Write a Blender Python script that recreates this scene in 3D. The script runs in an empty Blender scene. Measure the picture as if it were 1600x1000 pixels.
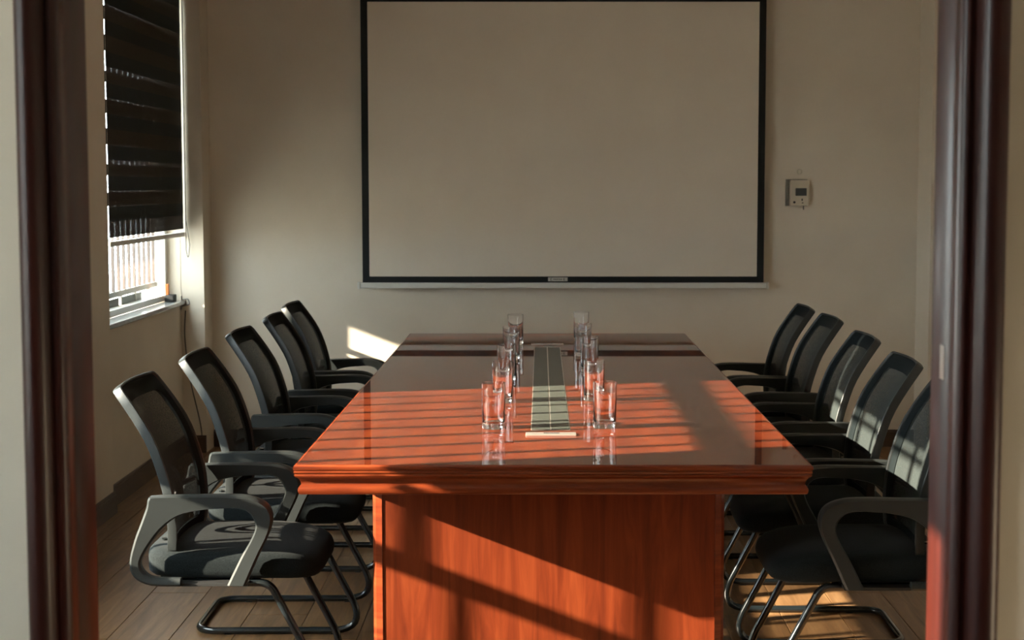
import bpy, bmesh, math, random
from mathutils import Vector, Matrix

random.seed(7)
scene = bpy.context.scene
C = scene.collection

# ---------------------------------------------------------------- camera
H = 1.61
F_PX = 2400.0
cam_d = bpy.data.cameras.new('camera')
cam = bpy.data.objects.new('camera', cam_d)
C.objects.link(cam)
cam.location = (0, 0.045, H)
cam.rotation_euler = (math.pi / 2 - math.atan(0.0774), 0, 0)
cam_d.sensor_fit = 'HORIZONTAL'
cam_d.sensor_width = 36.0
cam_d.lens = F_PX / 1600 * 36.0
cam_d.shift_x = (800 - 845) / 1600
cam_d.shift_y = (474 - 500) / 1600
cam_d.clip_start = 0.05
cam_d.dof.use_dof = True
cam_d.dof.focus_distance = 5.6
cam_d.dof.aperture_fstop = 5.6
scene.camera = cam

# ---------------------------------------------------------------- world, sun, exposure
SUN_DIR = Vector((1.0, 0.262, -0.385))
w = bpy.data.worlds.new('sky')
scene.world = w
w.use_nodes = True
bg = w.node_tree.nodes['Background']
bg.inputs['Color'].default_value = (0.86, 0.95, 1.0, 1)
bg.inputs['Strength'].default_value = 12.5
sun_d = bpy.data.lights.new('sun', 'SUN')
sun = bpy.data.objects.new('sun', sun_d)
C.objects.link(sun)
sun.location = (-12, -3, 8)
sun.rotation_euler = SUN_DIR.to_track_quat('-Z', 'Y').to_euler()
sun_d.energy = 36.0
sun_d.color = (1.0, 0.84, 0.66)
sun_d.angle = math.radians(0.55)
vs = scene.view_settings
vs.view_transform = 'Standard'
vs.look = 'None'
vs.gamma = 1.0
vs.use_curve_mapping = False
vs.exposure = 0.47

# ---------------------------------------------------------------- materials
M = {}

def mat(name, col, rough=0.5, coat=0.0, coat_rough=0.05, spec=0.5, metal=0.0, trans=0.0, ior=1.5):
    m = bpy.data.materials.new(name)
    m.use_nodes = True
    b = m.node_tree.nodes['Principled BSDF']
    b.inputs['Base Color'].default_value = (*col, 1)
    b.inputs['Roughness'].default_value = rough
    b.inputs['Coat Weight'].default_value = coat
    b.inputs['Coat Roughness'].default_value = coat_rough
    b.inputs['Specular IOR Level'].default_value = spec
    b.inputs['Metallic'].default_value = metal
    b.inputs['Transmission Weight'].default_value = trans
    b.inputs['IOR'].default_value = ior
    M[name] = m
    return m

def nodes(m):
    nt = m.node_tree
    return nt, nt.nodes, nt.links, nt.nodes['Principled BSDF']

def coords(nt, scale=(1, 1, 1), rnd=0.0):
    tc = nt.nodes.new('ShaderNodeTexCoord')
    mp = nt.nodes.new('ShaderNodeMapping')
    mp.inputs['Scale'].default_value = scale
    if rnd:
        oi = nt.nodes.new('ShaderNodeObjectInfo')
        mu = nt.nodes.new('ShaderNodeMath'); mu.operation = 'MULTIPLY'
        mu.inputs[1].default_value = rnd
        nt.links.new(oi.outputs['Random'], mu.inputs[0])
        nt.links.new(mu.outputs[0], mp.inputs['Location'])
    nt.links.new(tc.outputs['Object'], mp.inputs['Vector'])
    return mp.outputs['Vector']

def ramp(nt, fac, stops):
    r = nt.nodes.new('ShaderNodeValToRGB')
    e = r.color_ramp.elements
    e[0].position, e[0].color = stops[0][0], (*stops[0][1], 1)
    e[1].position, e[1].color = stops[-1][0], (*stops[-1][1], 1)
    for p, c in stops[1:-1]:
        k = e.new(p); k.color = (*c, 1)
    nt.links.new(fac, r.inputs['Fac'])
    return r.outputs['Color']

def noise(nt, vec, scale, detail=4, rough=0.55, dist=0.0):
    n = nt.nodes.new('ShaderNodeTexNoise')
    n.inputs['Scale'].default_value = scale
    n.inputs['Detail'].default_value = detail
    n.inputs['Roughness'].default_value = rough
    n.inputs['Distortion'].default_value = dist
    nt.links.new(vec, n.inputs['Vector'])
    return n.outputs['Fac']

def bump(nt, fac, bs, strength=0.1, dist=0.01):
    b = nt.nodes.new('ShaderNodeBump')
    b.inputs['Strength'].default_value = strength
    b.inputs['Distance'].default_value = dist
    nt.links.new(fac, b.inputs['Height'])
    nt.links.new(b.outputs['Normal'], bs.inputs['Normal'])

def paint(name, c1, c2, rough=0.7, scale=1.6):
    m = mat(name, c1, rough, spec=0.3)
    nt, N, L, b = nodes(m)
    v = coords(nt)
    L.new(ramp(nt, noise(nt, v, scale, 5), [(0.3, c1), (0.72, c2)]), b.inputs['Base Color'])
    bump(nt, noise(nt, v, 55, 4), b, 0.12, 0.004)
    return m

def wood(name, stops, scale, stretch, rough=0.4, coat=0.6, coat_rough=0.05, rnd=0.0, spec=0.4, bmp=0.0):
    m = mat(name, stops[0][1], rough, coat, coat_rough, spec)
    nt, N, L, b = nodes(m)
    v = coords(nt, stretch, rnd)
    f1 = noise(nt, v, scale, 6, 0.62, 0.9)
    L.new(ramp(nt, f1, stops), b.inputs['Base Color'])
    if bmp:
        bump(nt, f1, b, bmp, 0.003)
    return m

paint('wall_paint', (0.71, 0.640, 0.53), (0.63, 0.563, 0.457))
paint('ceiling_paint', (0.74, 0.71, 0.65), (0.70, 0.67, 0.61))
paint('screen_fabric', (0.70, 0.632, 0.53), (0.66, 0.593, 0.495), 0.85, 3.0)
mat('screen_black', (0.004, 0.007, 0.008), 0.6, spec=0.3)
mat('alu_white', (0.62, 0.62, 0.57), 0.4)
mat('window_white', (0.72, 0.73, 0.70), 0.35)
mat('steel_white', (0.30, 0.29, 0.27), 0.45)
mat('panel_grey', (0.10, 0.115, 0.12), 0.5)
mat('bar_brown', (0.075, 0.048, 0.036), 0.5)
mat('marble', (0.58, 0.58, 0.55), 0.15)
nt, N, L, b = nodes(M['marble'])
v = coords(nt, (1, 1, 1))
L.new(ramp(nt, noise(nt, v, 6, 8, 0.7, 1.5), [(0.35, (0.30, 0.305, 0.295)), (0.55, (0.20, 0.21, 0.21)), (0.68, (0.30, 0.305, 0.29))]), b.inputs['Base Color'])

TABLE_STOPS = [(0.28, (0.085, 0.0125, 0.0036)), (0.5, (0.150, 0.0245, 0.0064)), (0.72, (0.215, 0.042, 0.011))]
wood('table_wood_top', TABLE_STOPS, 2.6, (5.0, 0.9, 3), 0.5, 0.9, 0.012, spec=0.1)
wood('table_wood_edge', TABLE_STOPS, 2.6, (1.2, 1.2, 14), 0.35, 0.6, 0.1, spec=0.2)
wood('table_wood_panel', TABLE_STOPS, 2.4, (9, 9, 0.8), 0.45, 0.1, 0.15, spec=0.2)
wood('door_wood', [(0.3, (0.018, 0.0034, 0.0018)), (0.55, (0.032, 0.0040, 0.0018)), (0.75, (0.046, 0.0066, 0.0026))], 2.2, (9, 9, 0.7), 0.42, 0.25, 0.2, spec=0.3)
wood('baseboard_wood', [(0.3, (0.040, 0.022, 0.014)), (0.7, (0.075, 0.040, 0.024))], 3, (1, 1, 8), 0.4, 0.3, 0.2)
wood('plank_wood', [(0.25, (0.100, 0.050, 0.020)), (0.48, (0.185, 0.098, 0.042)), (0.75, (0.300, 0.170, 0.078))], 2.3, (9, 0.8, 2), 0.4, 0.12, 0.18, rnd=40.0, bmp=0.05, spec=0.25)
mat('hall_panel', (0.09, 0.055, 0.04), 0.6)
mat('hall_carpet', (0.05, 0.035, 0.03), 0.9)
mat('floor_base', (0.03, 0.02, 0.015), 0.8)
mat('black_tube', (0.010, 0.014, 0.016), 0.22, 0.5, 0.08)
mat('arm_plastic', (0.024, 0.028, 0.028), 0.42, spec=0.3)
mat('frame_plastic', (0.020, 0.024, 0.025), 0.38, spec=0.35)
m = mat('seat_fabric', (0.020, 0.026, 0.028), 0.85, spec=0.08)
nt, N, L, b = nodes(m)
v = coords(nt)
f = noise(nt, v, 260, 2)
L.new(ramp(nt, f, [(0.3, (0.005, 0.0075, 0.0085)), (0.7, (0.013, 0.0175, 0.0185))]), b.inputs['Base Color'])
bump(nt, f, b, 0.3, 0.002)
b.inputs['Sheen Weight'].default_value = 0.04
mat('border_fabric', (0.005, 0.008, 0.009), 0.8, spec=0.1)

def sheer(name, col, alpha, weave=900.0, edge=0.0):
    m = bpy.data.materials.new(name); m.use_nodes = True
    nt = m.node_tree; nt.nodes.clear()
    o = nt.nodes.new('ShaderNodeOutputMaterial')
    d = nt.nodes.new('ShaderNodeBsdfPrincipled')
    d.inputs['Base Color'].default_value = (*col, 1)
    d.inputs['Roughness'].default_value = 0.8
    d.inputs['Specular IOR Level'].default_value = 0.08
    t = nt.nodes.new('ShaderNodeBsdfTransparent')
    mx = nt.nodes.new('ShaderNodeMixShader')
    n = noise(nt, coords(nt, (1, 1, 6)), weave * 0.2, 2)
    mr = nt.nodes.new('ShaderNodeMapRange')
    mr.inputs['From Min'].default_value = 0.3; mr.inputs['From Max'].default_value = 0.7
    mr.inputs['To Min'].default_value = alpha - 0.12; mr.inputs['To Max'].default_value = min(1, alpha + 0.12)
    nt.links.new(n, mr.inputs['Value'])
    fac = mr.outputs['Result']
    if edge:   # thick weave: the holes close up when it is looked through at a slant
        lw = nt.nodes.new('ShaderNodeLayerWeight'); lw.inputs['Blend'].default_value = 0.5
        ma = nt.nodes.new('ShaderNodeMath'); ma.operation = 'MULTIPLY_ADD'; ma.use_clamp = True
        ma.inputs[1].default_value = edge
        nt.links.new(lw.outputs['Facing'], ma.inputs[0]); nt.links.new(fac, ma.inputs[2])
        fac = ma.outputs[0]
    nt.links.new(fac, mx.inputs['Fac'])
    nt.links.new(t.outputs[0], mx.inputs[1])
    nt.links.new(d.outputs[0], mx.inputs[2])
    nt.links.new(mx.outputs[0], o.inputs['Surface'])
    M[name] = m
sheer('back_mesh', (0.030, 0.037, 0.037), 0.52, edge=0.5)
sheer('blind_sheer', (0.055, 0.045, 0.037), 0.95, 300)
mat('blind_opaque', (0.018, 0.022, 0.022), 0.85, spec=0.2)
mat('cord_dark', (0.05, 0.045, 0.04), 0.6)
mat('tray_green', (0.062, 0.070, 0.058), 0.45, 0.3, 0.15)
mat('silver', (0.62, 0.58, 0.52), 0.3, metal=0.7)
mat('slot_dark', (0.01, 0.01, 0.01), 0.6)
mat('clear_glass', (1, 1, 1), 0.0, trans=1.0, ior=1.47)
mat('device_white', (0.58, 0.52, 0.41), 0.5)
mat('device_grey', (0.16, 0.15, 0.12), 0.5)
mat('lcd_dark', (0.012, 0.020, 0.026), 0.15)
mat('orange_plastic', (0.55, 0.16, 0.03), 0.5)
mat('ground_pale', (0.5, 0.47, 0.42), 0.9)

m = bpy.data.materials.new('window_glass'); m.use_nodes = True; M['window_glass'] = m
nt = m.node_tree; nt.nodes.clear()
o = nt.nodes.new('ShaderNodeOutputMaterial'); g = nt.nodes.new('ShaderNodeBsdfGlossy'); g.inputs['Roughness'].default_value = 0.02
t = nt.nodes.new('ShaderNodeBsdfTransparent'); t.inputs['Color'].default_value = (0.95, 0.97, 0.96, 1)
mx = nt.nodes.new('ShaderNodeMixShader'); mx.inputs['Fac'].default_value = 0.05
nt.links.new(t.outputs[0], mx.inputs[1]); nt.links.new(g.outputs[0], mx.inputs[2])
nt.links.new(mx.outputs[0], o.inputs['Surface'])

# ---------------------------------------------------------------- helpers
def box(bm, x0, x1, y0, y1, z0, z1, bev=0.0):
    r = bmesh.ops.create_cube(bm, size=1.0)
    vs_ = r['verts']
    for v in vs_:
        v.co = Vector((x0 + (v.co.x + .5) * (x1 - x0), y0 + (v.co.y + .5) * (y1 - y0), z0 + (v.co.z + .5) * (z1 - z0)))
    if bev:
        es = list({e for v in vs_ for e in v.link_edges})
        bmesh.ops.bevel(bm, geom=es, offset=bev, segments=2, affect='EDGES', profile=0.6)
    return bm

def bx(*a, bev=0.0):
    return box(bmesh.new(), *a, bev=bev)

def obj(name, bm, m, parent=None, smooth=False, loc=None):
    bmesh.ops.recalc_face_normals(bm, faces=bm.faces)
    me = bpy.data.meshes.new(name)
    bm.to_mesh(me); bm.free()
    me.materials.append(M[m])
    if smooth:
        me.polygons.foreach_set('use_smooth', [True] * len(me.polygons))
        try:
            me.set_sharp_from_angle(angle=math.radians(38))
        except Exception:
            pass
    o = bpy.data.objects.new(name, me)
    C.objects.link(o)
    if parent: o.parent = parent
    if loc: o.location = loc
    return o

def tag(o, label, cat, group=None):
    o['label'] = label; o['category'] = cat
    if group: o['group'] = group
    return o

def struct(o):
    o['kind'] = 'structure'
    return o

def empty(name, loc=(0, 0, 0), rz=0.0):
    o = bpy.data.objects.new(name, None)
    o.empty_display_size = 0.1
    C.objects.link(o); o.location = loc; o.rotation_euler = (0, 0, rz)
    return o

def dup(root, loc, rz):
    r = root.copy(); C.objects.link(r); r.location = loc; r.rotation_euler = (0, 0, rz)
    for ch in list(root.children):
        c = ch.copy(); C.objects.link(c); c.parent = r
        for g in list(ch.children):
            d = g.copy(); C.objects.link(d); d.parent = c
    return r

def fillet(pts, rad, n=6):
    pts = [Vector(p) for p in pts]
    out = [pts[0]]
    for i in range(1, len(pts) - 1):
        p, a, c = pts[i], pts[i - 1], pts[i + 1]
        r = rad[i] if isinstance(rad, (list, tuple)) else rad
        u = (a - p).normalized(); w_ = (c - p).normalized()
        ang = u.angle(w_)
        if ang > math.pi - 0.01 or r <= 0:
            out.append(p); continue
        t = min(r / math.tan(ang / 2), (a - p).length * .49, (c - p).length * .49)
        p0, p1 = p + u * t, p + w_ * t
        for k in range(n + 1):
            s = k / n
            out.append((1 - s) ** 2 * p0 + 2 * s * (1 - s) * (p * 0.9 + (p0 + p1) * 0.05) + s * s * p1)
    out.append(pts[-1])
    return out

def tube(bm, pts, r, seg=10, caps=True):
    pts = [Vector(p) for p in pts]
    n = len(pts)
    T = []
    for i in range(n):
        a = pts[max(i - 1, 0)]; c = pts[min(i + 1, n - 1)]
        T.append((c - a).normalized())
    ref = Vector((0, 0, 1)) if abs(T[0].z) < 0.9 else Vector((0, 1, 0))
    nrm = T[0].cross(ref).normalized()
    rings = []
    for i in range(n):
        if i:
            q = T[i - 1].rotation_difference(T[i])
            nrm = (q @ nrm).normalized()
        bn = T[i].cross(nrm).normalized()
        rings.append([bm.verts.new(pts[i] + r * (math.cos(2 * math.pi * k / seg) * nrm + math.sin(2 * math.pi * k / seg) * bn)) for k in range(seg)])
    for i in range(n - 1):
        for k in range(seg):
            bm.faces.new((rings[i][k], rings[i][(k + 1) % seg], rings[i + 1][(k + 1) % seg], rings[i + 1][k]))
    if caps:
        bm.faces.new(rings[0][::-1]); bm.faces.new(rings[-1])
    return bm

def catmull(P, n=4):
    P = [Vector(p) for p in P]
    out = []
    for i in range(len(P) - 1):
        p0 = P[max(i - 1, 0)]; p1 = P[i]; p2 = P[i + 1]; p3 = P[min(i + 2, len(P) - 1)]
        for k in range(n):
            t_ = k / n
            out.append(0.5 * ((2 * p1) + (p2 - p0) * t_ + (2 * p0 - 5 * p1 + 4 * p2 - p3) * t_ ** 2 + (3 * p1 - p0 - 3 * p2 + p3) * t_ ** 3))
    out.append(P[-1])
    return out

def lathe(bm, prof, seg=32, c=(0, 0, 0)):
    rings = []
    for r, z in prof:
        if r < 1e-6:
            rings.append([bm.verts.new((c[0], c[1], c[2] + z))])
        else:
            rings.append([bm.verts.new((c[0] + r * math.cos(2 * math.pi * k / seg), c[1] + r * math.sin(2 * math.pi * k / seg), c[2] + z)) for k in range(seg)])
    for a, b_ in zip(rings[:-1], rings[1:]):
        for k in range(seg):
            k2 = (k + 1) % seg
            if len(a) == 1 and len(b_) == 1: continue
            if len(a) == 1: bm.faces.new((a[0], b_[k2], b_[k]))
            elif len(b_) == 1: bm.faces.new((a[k], a[k2], b_[0]))
            else: bm.faces.new((a[k], a[k2], b_[k2], b_[k]))
    return bm

def extrude_z(poly, z0, z1):
    bm = bmesh.new()
    a = [bm.verts.new((x, y, z0)) for x, y in poly]
    c = [bm.verts.new((x, y, z1)) for x, y in poly]
    n = len(poly)
    for i in range(n):
        bm.faces.new((a[i], a[(i + 1) % n], c[(i + 1) % n], c[i]))
    bm.faces.new(a[::-1]); bm.faces.new(c)
    return bm

# ---------------------------------------------------------------- the setting
XL, XR, YB, YF, ZC = -2.15, 2.34, 9.42, 2.795, 3.0
XO = -2.35                     # outer face of the window wall
YFH = 2.645                     # hallway face of the door wall
SILL, HEAD = 0.92, 2.80
SILL2 = 0.80                   # the wide window further forward has a lower sill
W1, W2 = (7.50, 9.20), (2.95, 5.54)   # windows along the left wall
WH = (0.5, 1.25)               # hallway windows; this one is added, unseen, to brighten the door wall
WG = (1.86, 2.22)

# floor: planks over a base
fl = struct(obj('floor', bx(XL, XR, YF - .15, YB, -0.08, -0.022), 'floor_base'))
PW, PL = 0.222, 1.22
bmp_ = bx(-PW / 2 + .0012, PW / 2 - .0012, -PL / 2 + .0012, PL / 2 - .0012, -0.022, 0.0, bev=0.0015)
plank0 = obj('plank', bmp_, 'plank_wood', fl)
first = True
x = 1.345 - PW * 16
i = 0
while x < XR:
    y = YF - 0.15 + (0.0, 0.62, 0.31, 0.93)[i % 4] - PL
    while y < YB:
        x0, x1 = max(x, XL), min(x + PW, XR)
        y0, y1 = max(y, YF - .15), min(y + PL, YB)
        if x1 - x0 > 0.02 and y1 - y0 > 0.05:
            full = (x1 - x0 > PW - 1e-4) and (y1 - y0 > PL - 1e-4)
            if full:
                if first: p = plank0; first = False
                else:
                    p = plank0.copy(); C.objects.link(p)
                p.location = (x + PW / 2, y + PL / 2, 0)
            else:
                cx, cy = (x0 + x1) / 2, (y0 + y1) / 2
                p = obj('plank', bx(x0 - cx + .0012, x1 - cx - .0012, y0 - cy + .0012, y1 - cy - .0012, -0.022, 0.0), 'plank_wood', fl, loc=(cx, cy, 0))
        y += PL
    x += PW; i += 1

struct(obj('ceiling', bx(XO, XR + .2, -1.9, YB + .2, ZC, ZC + .15), 'ceiling_paint'))

# window wall (left), one shell with openings
bm = bmesh.new()
ys = [-1.9, WH[0], WH[1], WG[0], WG[1], W2[0], W2[1], W1[0], W1[1], YB]
box(bm, XO, XL, -1.9, YB, -.08, SILL2 - .025)
box(bm, XO, XL, -1.9, W2[0], SILL2 - .025, SILL - .025)
box(bm, XO, XL, W2[1], YB, SILL2 - .025, SILL - .025)
box(bm, XO, XL, -1.9, YB, HEAD, ZC)
for a, c in ((ys[0], ys[1]), (ys[2], ys[3]), (ys[4], ys[5]), (ys[6], ys[7]), (ys[8], ys[9])):
    box(bm, XO, XL, a, c, SILL - .025, HEAD)
box(bm, XO, XL, WG[0], WG[1], 2.2, HEAD)
wl = struct(obj('wall_left', bm, 'wall_paint'))
# shallow pier standing proud between the windows
struct(obj('trim_1', bx(XL, XL + .05, W2[1], W1[0], 0, ZC), 'wall_paint'))
struct(obj('wall_back', bx(XO, XR + .2, YB, YB + .2, -.08, ZC), 'wall_paint'))
struct(obj('trim_2', bx(XL, -2.012, 9.203, YB, 0, ZC), 'wall_paint'))
struct(obj('wall_right', bx(XR, XR + .2, -1.9, YB, -.08, ZC), 'wall_paint'))
struct(obj('trim_3', bx(XR - .045, XR, 9.10, YB, 0, ZC), 'wall_paint'))

# door wall with the doorway opening
DX0, DX1, DZ = -0.807, 0.703, 2.15
bm = bmesh.new()
box(bm, XL, DX0 - .02, YFH, YF, -.08, ZC)
box(bm, DX1 + .02, XR, YFH, YF, -.08, ZC)
box(bm, DX0 - .02, DX1 + .02, YFH, YF, DZ + .02, ZC)
struct(obj('wall_front', bm, 'wall_paint'))
# hallway behind the camera
struct(obj('floor_hallway', bx(XL, XR, -1.9, YFH, -.08, 0), 'hall_carpet'))
struct(obj('wall_hallway', bx(XO, XR + .2, -2.1, -1.9, -.08, ZC), 'hall_panel'))
# unseen beam on posts, added to cut the sun patch on the back wall
bm = bmesh.new()
box(bm, -4.09, -3.91, 7.7, 9.7, 1.86, 2.06)
box(bm, -4.07, -3.93, 7.7, 7.84, -3.2, 1.86)
box(bm, -4.07, -3.93, 9.56, 9.7, -3.2, 1.86)
struct(obj('sun_block_beam', bm, 'ground_pale'))
struct(obj('ground', bx(-90, XO - .02, -60, 80, -3.4, -3.2), 'ground_pale'))

# door frame (double-door opening): jambs with stop and moulded casing
def casing_profile(s, xin):
    # s=+1: right side. distances measured outward from the inner jamb face
    pts = [(0, YF), (0, 2.655), (.004, 2.650), (.004, 2.618), (0, 2.613), (0, 2.602), (.003, 2.594), (.009, 2.589), (.016, 2.587), (.021, 2.589),
           (.025, 2.592), (.029, 2.592), (.032, 2.588), (.037, 2.580), (.044, 2.573), (.053, 2.568), (.063, 2.5655), (.073, 2.566), (.082, 2.569),
           (.090, 2.575), (.095, 2.583), (.098, 2.5995), (.02, 2.5995), (.0195, YF)]
    return [(xin + s * d * (.74 if s < 0 else .84), y if y == YF else y + .045) for d, y in pts]
dr = struct(empty('door_1', (0, 0, 0)))
for s, xin in ((-1, DX0), (1, DX1)):
    o = obj('jamb', extrude_z(casing_profile(s, xin), 0, DZ), 'door_wood', dr, True)
bm = bmesh.new()
box(bm, DX0, DX1, YFH, YF, DZ, DZ + .0195)
box(bm, DX0 - .098, DX1 + .098, 2.61, YFH, DZ, DZ + .098, bev=.006)
obj('door_head', bm, 'door_wood', dr)
# brass strike plate on the right jamb
obj('strike_plate', bx(DX1 - .0015, DX1 + .002, 2.705, 2.73, 1.27, 1.33), 'silver', dr)

# baseboards
def baseboard(name, x0, x1, y0, y1, axis, side):
    bm = bmesh.new()
    t_, h = 0.018, 0.105
    if axis == 'y':
        a, c = (x0, x0 + side * t_)
        box(bm, min(a, c), max(a, c), y0, y1, 0, h - .012)
        a, c = (x0, x0 + side * t_ * .65)
        box(bm, min(a, c), max(a, c), y0, y1, h - .012, h)
    else:
        a, c = (y0, y0 + side * t_)
        box(bm, x0, x1, min(a, c), max(a, c), 0, h - .012)
        a, c = (y0, y0 + side * t_ * .65)
        box(bm, x0, x1, min(a, c), max(a, c), h - .012, h)
    return struct(obj(name, bm, 'baseboard_wood'))
baseboard('baseboard_left', XL, 0, W1[0], 9.203, 'y', 1)
baseboard('baseboard_left_front', XL, 0, YF, W2[1], 'y', 1)
baseboard('baseboard_pier', XL + .05, 0, W2[1], W1[0], 'y', 1)
baseboard('baseboard_corner', XL + .018, -2.012, 9.203, 0, 'x', -1)
baseboard('baseboard_back', -2.012, XR - .045, YB, 0, 'x', -1)
baseboard('baseboard_right', XR, 0, YF, 9.10, 'y', -1)

# windows: frame, panes, outside bars
XW = -2.275
def window(n, y0, y1, bar_step, bars=True, mull=(), bar_w=.009, rail=(.085, .115), transom=None, grille_band=None, bar_off=.03, SILL=SILL, HEAD=HEAD, XW=XW, XB=XO - .03):
    r = struct(empty('window_%d' % n, (XW, (y0 + y1) / 2, SILL)))
    cy = (y0 + y1) / 2
    def P(name, x0, x1, ya, yb, z0, z1, m, bev=0.0):
        return obj(name, bx(x0 - XW, x1 - XW, ya - cy, yb - cy, z0 - SILL, z1 - SILL, bev=bev), m, r)
    P('frame_stile', XW - .035, XW + .015, y0, y0 + .05, SILL, HEAD, 'window_white')
    P('frame_stile', XW - .035, XW + .015, y1 - .05, y1, SILL, HEAD, 'window_white')
    P('frame_rail', XW - .035, XW + .015, y0 + .05, y1 - .05, SILL, SILL + .035, 'window_white')
    P('frame_rail', XW - .035, XW + .015, y0 + .05, y1 - .05, HEAD - .05, HEAD, 'window_white')
    for k, ym in enumerate(mull):
        P('mullion', XW - .03, XW + .012, ym - .02, ym + .02, SILL + .035, HEAD - .05, 'window_white')
    edges = [y0 + .05] + list(mull) + [y1 - .05]
    for a, c in zip(edges[:-1], edges[1:]):
        P('pane', XW - .012, XW - .008, a, c, SILL + .035, HEAD - .05, 'window_glass')
    if transom:
        P('transom', XW - .03, XW + .012, y0 + .05, y1 - .05, transom[0], transom[1], 'window_white')
    if bars:
        P('grille_rail', XB - .012, XB + .012, y0 + .002, y1 - .002, SILL + rail[0], SILL + rail[1], 'steel_white')
        if grille_band:
            P('grille_rail', XB - .012, XB + .012, y0 - .05, y1 + .05, grille_band[0], grille_band[1], 'steel_white')
        P('grille_rail', XB - .012, XB + .012, y0 + .002, y1 - .002, SILL + .015, SILL + .035, 'steel_white')
        P('grille_rail', XB - .012, XB + .012, y0 + .002, y1 - .002, HEAD - .1, HEAD - .07, 'steel_white')
        nb = int((y1 - y0) / bar_step)
        b0 = None
        for k in range(nb + 1):
            yy = y1 - bar_off - k * bar_step
            if yy < y0 + .02: break
            if b0 is None:
                b0 = P('grille_bar', XB - bar_w, XB + bar_w, yy - bar_w, yy + bar_w, SILL + rail[1], HEAD - .1, 'bar_brown'); yb0 = yy
            else:
                c = b0.copy(); C.objects.link(c); c.location = (0, yy - yb0, 0)
        if n == 1:
            for ya_, yb2 in ((7.51, 7.88), (7.92, 8.36), (8.40, 8.84)):
                P('grille_panel', XB - .004, XB + .004, ya_, yb2, SILL + .035, SILL + .076, 'panel_grey')
        k = 0; yy = y1 - .2
        while yy > y0:
            P('grille_post', XB - .009, XB + .009, yy - .009, yy + .009, SILL + .035, SILL + rail[0], 'steel_white'); yy -= .3
    # marble sill
    s = P('window_sill', XW + .015, XL + .028, y0 + .001, y1 + .0, SILL - .0245, SILL, 'marble', .004)
    return r
window(1, *W1, 0.108, bar_off=.064, XW=-2.245, XB=-2.295, bar_w=.008)
window(2, *W2, 0.188, bar_w=.013, rail=(.37, .43), SILL=SILL2, transom=(1.88, 1.94), bar_off=.235)
window(3, *WG, 0.3, bars=False, HEAD=2.2)
window(4, *WH, 0.3, bars=False, mull=(0.87,))  # added out of view to let daylight onto the door wall

# ---------------------------------------------------------------- zebra roller blinds
def blind(y0, y1, zb, label, xb=-2.128, cord=True):
    r = empty('roller_blind', (xb, (y0 + y1) / 2, zb))
    tag(r, label, 'blind', 'zebra roller blinds on the window wall')
    cy = (y0 + y1) / 2
    hw = (y1 - y0) / 2
    top = HEAD + .06 - zb
    obj('bottom_bar', bx(-.011, .011, -hw - .005, hw + .005, 0, .026, bev=.004), 'alu_white', r)
    bm = bmesh.new(); tube(bm, [(0, -hw, top + .03), (0, hw, top + .03)], .03, 12)
    obj('roller_tube', bm, 'alu_white', r, True)
    pitch, oh = 0.152, 0.072
    z = .045
    k = 0
    while z < top - .01:
        z1 = min(z + pitch - oh, top)
        obj('sheer_band', bx(.0015, .0025, -hw, hw, z, z1), 'blind_sheer', r)
        if z1 < top:
            obj('opaque_band', bx(.001, .003, -hw, hw, z1, min(z1 + oh, top)), 'blind_opaque', r)
        if k > 0:
            obj('opaque_band', bx(-.007, -.005, -hw, hw - .03, z + .004 , min(z1 + .004 - .012 * (k % 3), top)), 'blind_opaque', r)
        z += pitch; k += 1
    if cord:
        bm = bmesh.new()
        tube(bm, fillet([(.02, hw - .02, top), (.02, hw - .015, .02 - .1), (.03, hw - .01, -.14), (.04, hw - .005, -.05), (.02, hw - .012, .1), (.02, hw - .012, top)], .03), .0022, 6)
        obj('pull_cord', bm, 'cord_dark', r, True)
    return r
blind(7.615, 9.188, 1.302, 'dark striped roller blind lowered over the window by the screen wall')
blind(3.955, W2[1] - .02, 2.0, 'dark striped roller blind half raised at the middle window', cord=False)
blind(W2[0] + .02, 3.94, 1.40, 'dark striped roller blind lowered at the window nearest the doorway', cord=False)

# ---------------------------------------------------------------- conference table
TX, TY0, TY1 = 0.038, 4.71, 8.91
TH = 0.75
TS = 0.928                      # table built at 1:1 below, then brought to its true size and distance
def tpos(x, y): return x * TS, .045 + (y - .045) * TS
TZ = H * (1 - TS)
tb = empty('conference_table', (*tpos(TX, (TY0 + TY1) / 2), 0))
tag(tb, 'long reddish-brown polished wooden conference table with moulded edge in the middle of the room', 'table')
ty = (TY0 + TY1) / 2
hx, hy = 0.80, (TY1 - TY0) / 2
prof = [(-.010, .7500), (-.004, .7485), (-.001, .745), (0, .739), (-.002, .7335), (-.0045, .7325), (-.003, .7305), (-.0015, .727), (-.003, .7235), (-.0055, .7225),
        (-.004, .7205), (-.0035, .716), (-.006, .7125), (-.011, .710), (-.016, .704), (-.020, .696), (-.022, .688), (-.020, .683),
        (-.015, .679), (-.0125, .673), (-.0125, .667), (-.0145, .660), (-.017, .6565), (-.022, .655)]
bm = bmesh.new()
rings = []
for d, z in prof:
    rings.append([bm.verts.new((sx * (hx + d), sy * (hy + d), z)) for sx, sy in ((-1, -1), (1, -1), (1, 1), (-1, 1))])
for a, c in zip(rings[:-1], rings[1:]):
    for k in range(4):
        bm.faces.new((a[k], a[(k + 1) % 4], c[(k + 1) % 4], c[k]))
bm.faces.new(rings[-1][::-1])
obj('edge_moulding', bm, 'table_wood_edge', tb, True)
# the flat top
bm = bmesh.new()
box(bm, -hx + .0102, hx - .0102, -hy + .0102, hy - .0102, .735, .7501)
obj('tabletop', bm, 'table_wood_top', tb)
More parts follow.
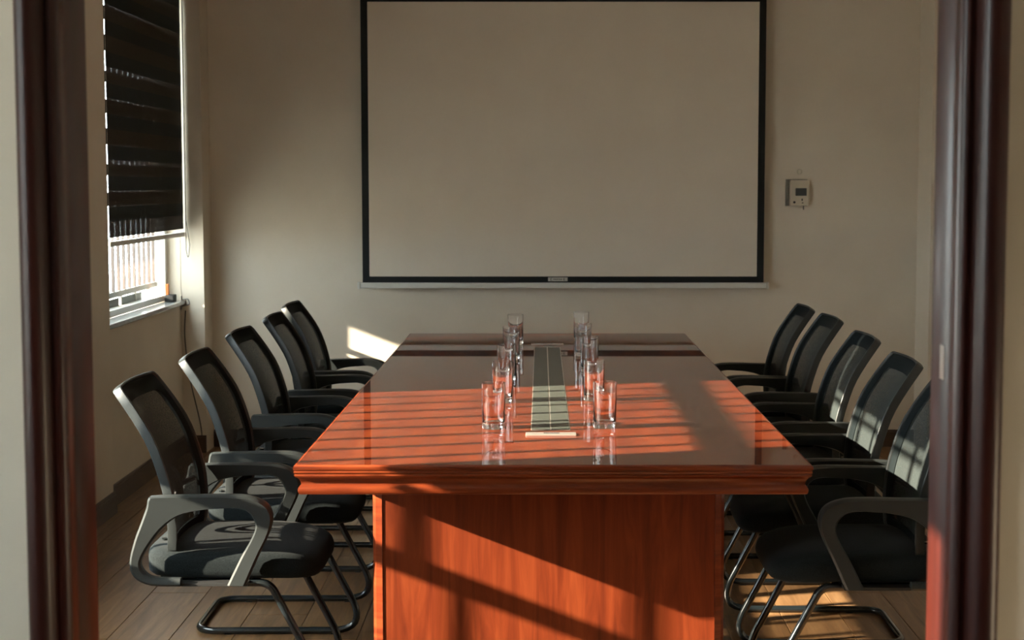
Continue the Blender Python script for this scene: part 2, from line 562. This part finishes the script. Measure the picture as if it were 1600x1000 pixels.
# end panels, each with chamfered edge strips
for k, (yp, sgn) in enumerate(((5.06, 1), (TY1 - .35, -1), (ty, 1))):
    if k == 2: continue
    y0 = yp - ty
    th = 0.06 * sgn
    xl, xr = -.559 - TX, .611 - TX
    pn = obj('leg_panel', bx(xl + .034, xr - .034, min(y0, y0 + th), max(y0, y0 + th), -TZ / TS, .6545), 'table_wood_panel', tb)
    for s, xe in ((1, xl), (-1, xr)):
        poly = [(xe + s * .0335, y0 - .003 * sgn), (xe + s * .012, y0 + .004 * sgn), (xe + s * .002, y0 + .016 * sgn), (xe, y0 + .03 * sgn), (xe + s * .002, y0 + .046 * sgn), (xe + s * .012, y0 + .058 * sgn), (xe + s * .0335, y0 + .063 * sgn)]
        obj('edge_strip', extrude_z(poly, -TZ / TS, .6545), 'table_wood_edge', tb)
obj('stretcher', bx(-.02, .02, 5.125 - ty, TY1 - .415 - ty, .50, .6545), 'table_wood_panel', tb)
# cable tray: two dark covers with pale trims
ya, yb_ = 5.385 - ty, 8.12 - ty
xa, xb_ = -.032 - TX, .100 - TX
xm = (xa + xb_) / 2
tr = obj('cable_tray', bx(xa - .003, xb_ + .003, ya - .003, yb_ + .003, .7500, .7512), 'silver', tb)
for a, c in ((xa, xm - .0025), (xm + .0025, xb_)):
    obj('tray_cover', bx(a, c, ya, yb_, .7505, .7522, bev=.0004), 'tray_green', tr)
for yc in (5.285 - ty, 8.27 - ty):
    pl = obj('socket_plate', bx(-.090, .084, yc - .026, yc + .026, .7500, .7555, bev=.002), 'silver', tb)
    obj('finger_slot', bx(-.028, .026, yc + .000, yc + .012, .7553, .7560), 'slot_dark', pl)

tmat = Matrix.Translation((0, 0, TZ)) @ Matrix.Scale(TS, 4)
for ch in tb.children_recursive:
    ch.data.transform(tmat)

# ---------------------------------------------------------------- chairs
def back_pt(s, h, off=0.0):
    """s: sideways metres, h: 0..1 up the back, off: metres along the front normal"""
    P = BACK
    t_ = h * (len(P) - 1)
    i = min(int(t_), len(P) - 2)
    f = t_ - i
    p = P[i].lerp(P[i + 1], f)
    tg = (P[min(i + 2, len(P) - 1)] - P[max(i - 1, 0)]).normalized()
    n = Vector((tg.y, -tg.x))              # forward normal in (x,z)
    bow = 0.55 * s * s
    return Vector((p.x + bow + n.x * off, s, p.y + n.y * off))
BACK = [Vector((p.x, p.y)) for p in catmull([(x, z, 0) for x, z in ((-.150, .475), (-.147, .56), (-.157, .655), (-.178, .738), (-.209, .826), (-.256, .908), (-.312, .990))], 6)]
BLEN = sum((BACK[i + 1] - BACK[i]).length for i in range(len(BACK) - 1))
def half_w(h):
    return 0.205 + 0.030 * math.sin(math.pi * min(1, h * 0.85 + .1))

def back_outline(inset_side, inset_top, inset_bot, rad, n=9):
    """closed list of (s,h) around the back, as a rounded rectangle"""
    hb, ht = inset_bot / BLEN, 1 - inset_top / BLEN
    rh = rad / BLEN
    pts = []
    def w(h): return half_w(h) - inset_side
    def arc(cx_fn, hc, a0, a1):
        for k in range(n):
            a = a0 + (a1 - a0) * k / (n - 1)
            pts.append((cx_fn + rad * math.cos(a), hc + rh * math.sin(a)))
    nside = 14
    # right side up
    for k in range(nside + 1):
        h = hb + rh + (ht - hb - 2 * rh) * k / nside
        pts.append((w(h), h))
    arc(w(ht) - rad, ht - rh, 0.15, math.pi / 2)
    for k in range(1, 8):
        pts.append(((w(ht) - rad) * (1 - 2 * k / 8), ht))
    arc(-(w(ht) - rad), ht - rh, math.pi / 2, math.pi - .15)
    for k in range(nside + 1):
        h = ht - rh - (ht - hb - 2 * rh) * k / nside
        pts.append((-w(h), h))
    arc(-(w(hb) - rad), hb + rh, math.pi + .15, 1.5 * math.pi)
    for k in range(1, 8):
        pts.append((-(w(hb) - rad) * (1 - 2 * k / 8), hb))
    arc(w(hb) - rad, hb + rh, 1.5 * math.pi, 2 * math.pi - .15)
    return pts

def ring_mesh(oa, ob, f0, f1, cham=0.004):
    """solid band between outline oa (outer) and ob (inner), from front offset f1 to back offset f0"""
    bm = bmesh.new()
    n = len(oa)
    secs = []
    for (s0, h0), (s1, h1) in zip(oa, ob):
        def mixp(t_, off): return back_pt(s0 + (s1 - s0) * t_, h0 + (h1 - h0) * t_, off)
        secs.append([bm.verts.new(mixp(a, o_)) for a, o_ in ((0, f0 + cham), (0, f1 - cham), (.22, f1), (.78, f1), (1, f1 - cham), (1, f0 + cham), (.78, f0), (.22, f0))])
    for i in range(n):
        a, c = secs[i], secs[(i + 1) % n]
        for k in range(8):
            bm.faces.new((a[k], a[(k + 1) % 8], c[(k + 1) % 8], c[k]))
    return bm

def make_chair():
    r = empty('conference_chair')
    # cantilever tube frame
    wy = .215
    path = [(-.10, -wy, .388), (.17, -wy, .388), (.365, -wy, .013), (-.255, -wy, .013), (-.255, wy, .013), (.365, wy, .013), (.17, wy, .388), (-.10, wy, .388)]
    bm = bmesh.new()
    tube(bm, fillet(path, [0, .05, .075, .07, .07, .075, .05, 0], 8), .0125, 12)
    fr = obj('tube_frame', bm, 'black_tube', r, True)
    bm = bmesh.new()
    tube(bm, [(-.06, -wy, .388), (-.06, wy, .388)], .011, 8)
    obj('cross_tube', bm, 'black_tube', fr, True)
    bm = bmesh.new()
    tube(bm, [(.12, -wy, .388), (.12, wy, .388)], .011, 8)
    obj('cross_tube', bm, 'black_tube', fr, True)
    for sx in (-.14, .24):
        for sy in (-1, 1):
            obj('glide', bx(sx - .012, sx + .012, sy * wy - .008, sy * wy + .008, 0, .012), 'slot_dark', fr)
    # seat cushion
    bm = bmesh.new()
    x0, x1, hwid = -.222, .325, .238
    cxs, hxs, N_ = (x0 + x1) / 2, (x1 - x0) / 2, 56
    plan = []
    for k in range(N_):
        a = 2 * math.pi * k / N_
        ca, sa = math.cos(a), math.sin(a)
        p = 5.5
        rr = (abs(ca) ** p + abs(sa) ** p) ** (-1 / p)
        plan.append((ca * rr, sa * rr))
    rings = []
    for ins, z in ((.16, .404), (.03, .404), (.010, .408), (.002, .418), (0, .430), (0, .456), (.004, .470), (.014, .481), (.032, .488), (.075, .493), (.14, .496), (.20, .497)):
        row = []
        for u, v_ in plan:
            px = cxs + u * (hxs - ins); py = v_ * (hwid - ins)
            d = max(0, (px - .10) / .225)
            zz = z - .030 * d * d * (1.0 if z > .43 else .35) + .010 * max(0, (-.08 - px) / .14) ** 2 * (1 if z > .45 else 0)
            row.append(bm.verts.new((px, py, zz)))
        rings.append(row)
    for a, c in zip(rings[:-1], rings[1:]):
        for k in range(N_):
            bm.faces.new((a[k], a[(k + 1) % N_], c[(k + 1) % N_], c[k]))
    bm.faces.new(rings[0][::-1]); bm.faces.new(rings[-1])
    st = obj('seat', bm, 'seat_fabric', r, True)
    obj('seat_pan', bx(-.17, .24, -.20, .20, .397, .409, bev=.003), 'slot_dark', st)
    # seam welt around the cushion
    # back
    o_out = back_outline(0, 0, 0, .022)
    o_mid = back_outline(.012, .012, .012, .016)
    o_in = back_outline(.050, .062, .050, .020)
    obj('back_frame', ring_mesh(o_out, o_mid, -.020, .010, .003), 'frame_plastic', r, True)
    obj('back_border', ring_mesh(o_mid, o_in, -.008, .007, .003), 'border_fabric', r, True)
    # woven mesh panel
    bm = bmesh.new()
    hb, ht = .040 / BLEN, 1 - .052 / BLEN
    nu, nv = 8, 18
    g = []
    for j in range(nv + 1):
        h = hb + (ht - hb) * j / nv
        g.append([bm.verts.new(back_pt((-1 + 2 * i / nu) * (half_w(h) - .040), h, .001)) for i in range(nu + 1)])
    for j in range(nv):
        for i in range(nu):
            bm.faces.new((g[j][i], g[j][i + 1], g[j + 1][i + 1], g[j + 1][i]))
    obj('back_mesh', bm, 'back_mesh', r, True)
    # lumbar support: concentric oval ridges behind the mesh, on a crossbar
    lum = None
    for k, (a, c) in enumerate(((.085, .085), (.060, .060), (.035, .035))):
        bm = bmesh.new()
        pts = [back_pt(a * math.cos(t_ * math.pi / 16), .30 + c / BLEN * math.sin(t_ * math.pi / 16), -.020) for t_ in range(33)]
        tube(bm, pts, .007, 8, caps=False)
        if lum is None:
            lum = obj('lumbar_support', bm, 'frame_plastic', r, True)
        else:
            obj('lumbar_ridge', bm, 'frame_plastic', lum, True)
    bm = bmesh.new()
    tube(bm, [back_pt(s * .19, .30, -.026) for s in (-1.1, -.6, -.2, .2, .6, 1.1)], .009, 8)
    obj('lumbar_bar', bm, 'frame_plastic', lum, True)
    # spine brackets from seat to back
    for s in (-1, 1):
        bm = bmesh.new()
        tube(bm, fillet([(-.05, s * .10, .398), (-.185, s * .10, .400), (-.178, s * .10, .50)], .04), .010, 8)
        obj('back_bracket', bm, 'black_tube', r, True)
    # armrests
    pairs = [((-.09, .392), (-.09, .416)), ((-.18, .395), (-.17, .420)), ((-.230, .420), (-.203, .442)), ((-.243, .465), (-.208, .474)),
             ((-.228, .53), (-.176, .53)), ((-.205, .59), (-.135, .578)), ((-.188, .635), (-.085, .612)), ((-.182, .662), (-.02, .628)),
             ((-.165, .668), (.03, .632)), ((-.06, .671), (.065, .634)), ((.06, .673), (.090, .632)), ((.125, .668), (.115, .624)),
             ((.172, .648), (.133, .604)), ((.192, .610), (.141, .576)), ((.183, .560), (.128, .540)), ((.148, .485), (.094, .480)), ((.108, .395), (.052, .395))]
    oc = catmull([(a[0], a[1], 0) for a, _ in pairs], 4)
    ic = catmull([(c[0], c[1], 0) for _, c in pairs], 4)
    n = len(oc)
    for s in (-1, 1):
        bm = bmesh.new()
        secs = []
        for i in range(n):
            t_ = i / (n - 1)
            hw_ = .017 + .009 * max(0, math.sin(math.pi * min(1, max(0, (t_ - .25) / .65))))
            a, c = oc[i], ic[i]
            dv = (c - a)
            ch = min(.007 / max(dv.length, .001), .3)
            sec = []
            for f_, yy in ((0, -hw_ * .6), (0, hw_ * .6), (ch, hw_), (1 - ch, hw_ * .9), (1, hw_ * .5), (1, -hw_ * .5), (1 - ch, -hw_ * .9), (ch, -hw_)):
                p = a + dv * f_
                sec.append(bm.verts.new((p.x, s * .268 + yy, p.y)))
            secs.append(sec)
        for i in range(n - 1):
            for k in range(8):
                bm.faces.new((secs[i][k], secs[i][(k + 1) % 8], secs[i + 1][(k + 1) % 8], secs[i + 1][k]))
        bm.faces.new(secs[0]); bm.faces.new(secs[-1][::-1])
        ar = obj('armrest', bm, 'arm_plastic', r, True)
        # mounting foot reaching under the seat
        obj('arm_mount', bx(-.13, .11, min(s * .20, s * .268), max(s * .20, s * .268), .390, .398), 'slot_dark', ar)
    return r

left = [(-1.005, 4.91, 0), (-.985, 5.67, .6), (-.998, 6.56, -1), (-.985, 7.32, .8), (-1.015, 8.03, -.5)]
right = [(1.025, 4.86, 0), (1.020, 5.52, -1), (1.055, 6.35, 0), (1.075, 7.22, .7), (1.055, 7.83, -.5)]
where = ['nearest the doorway', 'second from the doorway', 'third from the doorway', 'second from the screen wall', 'closest to the screen wall']
ch0 = make_chair()
k = 0
for i, (x, y, a) in enumerate(left):
    o = ch0 if k == 0 else dup(ch0, (0, 0, 0), 0)
    o.location = (x, y, 0); o.rotation_euler = (0, 0, math.radians(a)); k += 1
    tag(o, 'black mesh-back cantilever chair on the window side of the table, ' + where[i], 'chair', 'chairs along the table')
for i, (x, y, a) in enumerate(right):
    o = dup(ch0, (x, y, 0), math.pi + math.radians(a))
    tag(o, 'black mesh-back cantilever chair on the side away from the window, ' + where[i], 'chair', 'chairs along the table')

# ---------------------------------------------------------------- glasses
def glass_mesh():
    bm = bmesh.new()
    ro, rb, h = .0425, .0400, .163
    prof = [(0, .0015), (rb - .006, .0008), (rb - .002, .0), (rb, .003), (rb + .0006, .02), (ro, h - .001), (ro - .0012, h), (ro - .0024, h - .001), (rb - .0022, .030), (rb - .006, .0225), (rb - .016, .0195), (0, .0190)]
    return lathe(bm, [(a * TS, c * TS) for a, c in prof], 40)
gl = [(-.167, 5.43), (-.151, 6.08), (-.150, 6.745), (-.145, 7.57), (-.136, 8.28)]
gr = [(.227, 5.45), (.212, 6.13), (.225, 7.09), (.213, 7.74), (.222, 8.45)]
g0 = obj('drinking_glass', glass_mesh(), 'clear_glass', None, True)
first = True
for side, rowp in (('left', gl), ('right', gr)):
    for i, (x, y) in enumerate(rowp):
        if first: g = g0; first = False
        else:
            g = g0.copy(); C.objects.link(g)
        g.location = (*tpos(x, y), TZ + .7502 * TS)
        tag(g, 'empty tall clear tumbler %s of the cable tray, %s' % (side, ['frontmost in its row', 'second in its row', 'middle one of its row', 'fourth in its row', 'rearmost in its row'][i]), 'glass', 'tumblers on the table')

# ---------------------------------------------------------------- projection screen
SY = 9.325
def zy(py, Y): return H - (py - 288) / 2400 * Y
sx0, sx1 = (567.5 - 845) / 2400 * SY, (1192 - 845) / 2400 * SY
sz0, szi = 1.018, 1.055
szt = 2.697
sc = empty('projection_screen', ((sx0 + sx1) / 2, SY, sz0))
tag(sc, 'large pull-down projection screen with black border hanging on the far wall', 'projection screen')
cx = (sx0 + sx1) / 2; hwid = (sx1 - sx0) / 2
def SP(name, x0, x1, y0, y1, z0, z1, m, par=None, bev=0):
    return obj(name, bx(x0, x1, y0, y1, z0 - sz0, z1 - sz0, bev=bev), m, par or sc)
SP('screen_sheet', -hwid, hwid, 0, .0012, sz0, 2.90, 'screen_black')
SP('projection_surface', -hwid + .042, hwid - .042, -.0012, 0, szi, szt, 'screen_fabric')
bm = bmesh.new()
bm_pts = [(-hwid - .018, -.002, -.014), (hwid + .018, -.002, -.014)]
bb = SP('weight_bar', -hwid - .014, hwid + .014, -.014, .014, sz0 - .034, sz0 - .0005, 'alu_white', bev=.006)
for s in (-1, 1):
    obj('end_cap', bx(s * (hwid + .022) - .008, s * (hwid + .022) + .008, -.018, .018, -.037, .003, bev=.003), 'alu_white', bb)
bm = bmesh.new(); tube(bm, [(-hwid - .06, .03, 1.93), (hwid + .06, .03, 1.93)], .045, 14)
obj('housing', bm, 'alu_white', sc, True)
lx = (871.5 - 845) / 2400 * SY - cx
bd = SP('maker_badge', lx - .059, lx + .059, -.004, -.0012, sz0 + .0085, sz0 + .031, 'alu_white')
# faint printed marks on the badge: bold mark, thin letters, bold mark
for a, c, z0, z1 in ((-.046, -.034, .010, .029), (-.026, -.019, .0135, .026), (-.015, -.008, .0135, .026), (-.004, .003, .0135, .026), (.007, .014, .0135, .026), (.018, .025, .0135, .026), (.033, .045, .011, .028)):
    cxm = lx + (a + c) / 2; hm = (c - a) / 2
    b1 = bmesh.new()
    box(b1, cxm - hm, cxm - hm + .0022, -.0046, -.004, z0 + .002, z1 - .002)
    box(b1, cxm - hm + .0022, cxm + hm, -.0046, -.004, z1 - .0045, z1 - .002)
    box(b1, cxm - hm + .0022, cxm + hm - .002, -.0046, -.004, (z0 + z1) / 2 - .001, (z0 + z1) / 2 + .001)
    box(b1, cxm - hm + .0022, cxm + hm, -.0046, -.004, z0 + .002, z0 + .0045)
    obj('badge_letter', b1, 'slot_dark', bd)

# ---------------------------------------------------------------- wall controller
def PX(px, Y): return (px - 845) / 2400 * Y
WX0, WX1 = PX(1226, 9.40), PX(1260, 9.40)
WZ0, WZ1 = zy(320.5, 9.40), zy(281, 9.40)
wc = empty('wall_controller', ((WX0 + WX1) / 2, YB, WZ0))
tag(wc, 'small beige wall controller with dark display beside the projection screen', 'controller')
hw_, hh = (WX1 - WX0) / 2, WZ1 - WZ0
obj('backplate', bx(-hw_ - .003, hw_ - .006, -.012, 0, -.003, hh + .004), 'device_grey', wc)
bd = obj('casing', bx(-hw_ + .018, hw_, -.045, -.012, 0, hh, bev=.004), 'device_white', wc)
obj('display', bx(-.016, .052, -.0465, -.0445, hh * .38, hh * .68), 'lcd_dark', wc)
bm = bmesh.new()
for (bx_, bz_) in ((-.022, .020),):
    lathe(bm, [(0, 0), (.0075, 0), (.0075, .003), (0, .003)], 14)
bmesh.ops.rotate(bm, verts=bm.verts, cent=(0, 0, 0), matrix=Matrix.Rotation(math.pi / 2, 3, 'X'))
bmesh.ops.translate(bm, verts=bm.verts, vec=(-.022, -.0448, .020))
obj('button', bm, 'slot_dark', wc)
obj('button', bx(.021, .029, -.047, -.0445, .028, .042, bev=.001), 'slot_dark', wc)
obj('button', bx(.023, .033, -.047, -.0445, .013, .019, bev=.001), 'slot_dark', wc)
bm = bmesh.new(); tube(bm, [(.04, -.008, .002), (.04, -.006, -.012), (.041, -.004, -.026)], .003, 6)
obj('cable', bm, 'cord_dark', wc, True)
bm = lathe(bmesh.new(), [(0, 0), (.016, 0), (.016, .004), (.010, .010), (0, .011)], 18)
bmesh.ops.rotate(bm, verts=bm.verts, cent=(0, 0, 0), matrix=Matrix.Rotation(math.pi / 2, 3, 'X'))
tag(obj('wall_plug', bm, 'device_white', None, True, loc=(PX(1246, 9.41), YB, zy(268, 9.41))), 'small round plug in the wall above the beige controller', 'wall plug')

# ---------------------------------------------------------------- things on the sill
sw = empty('sill_wedge', (-2.19, 9.09, SILL))
tag(sw, 'small black block with an orange upright at the far end of the marble sill', 'block')
obj('block', bx(-.025, .03, -.035, .045, .0, .042, bev=.006), 'slot_dark', sw)
obj('upright', bx(-.02, .0, -.03, -.008, .042, .105, bev=.003), 'orange_plastic', sw)
hk = empty('sill_hook', (-2.118, 9.20, .895))
tag(hk, 'small metal bracket fixed at the end of the marble sill', 'bracket')
obj('bracket_plate', bx(-.0315, -.027, -.03, .03, -.03, .05, bev=.001), 'steel_white', hk)
bm = bmesh.new(); tube(bm, fillet([(-.028, 0, .03), (.01, 0, .034), (.018, 0, .0), (-.028, 0, -.012)], .012), .004, 8)
obj('bracket_loop', bm, 'steel_white', hk, True)
bm = bmesh.new()
tube(bm, catmull([(-2.12, 9.18, .86), (-2.125, 9.17, .70), (-2.10, 9.18, .45), (-2.045, 9.2, .16), (-2.04, 9.2, .006)], 6), .0035, 6)
tag(obj('loose_cable', bm, 'cord_dark', None, True), 'thin dark cable hanging below the marble sill in the corner', 'cable')
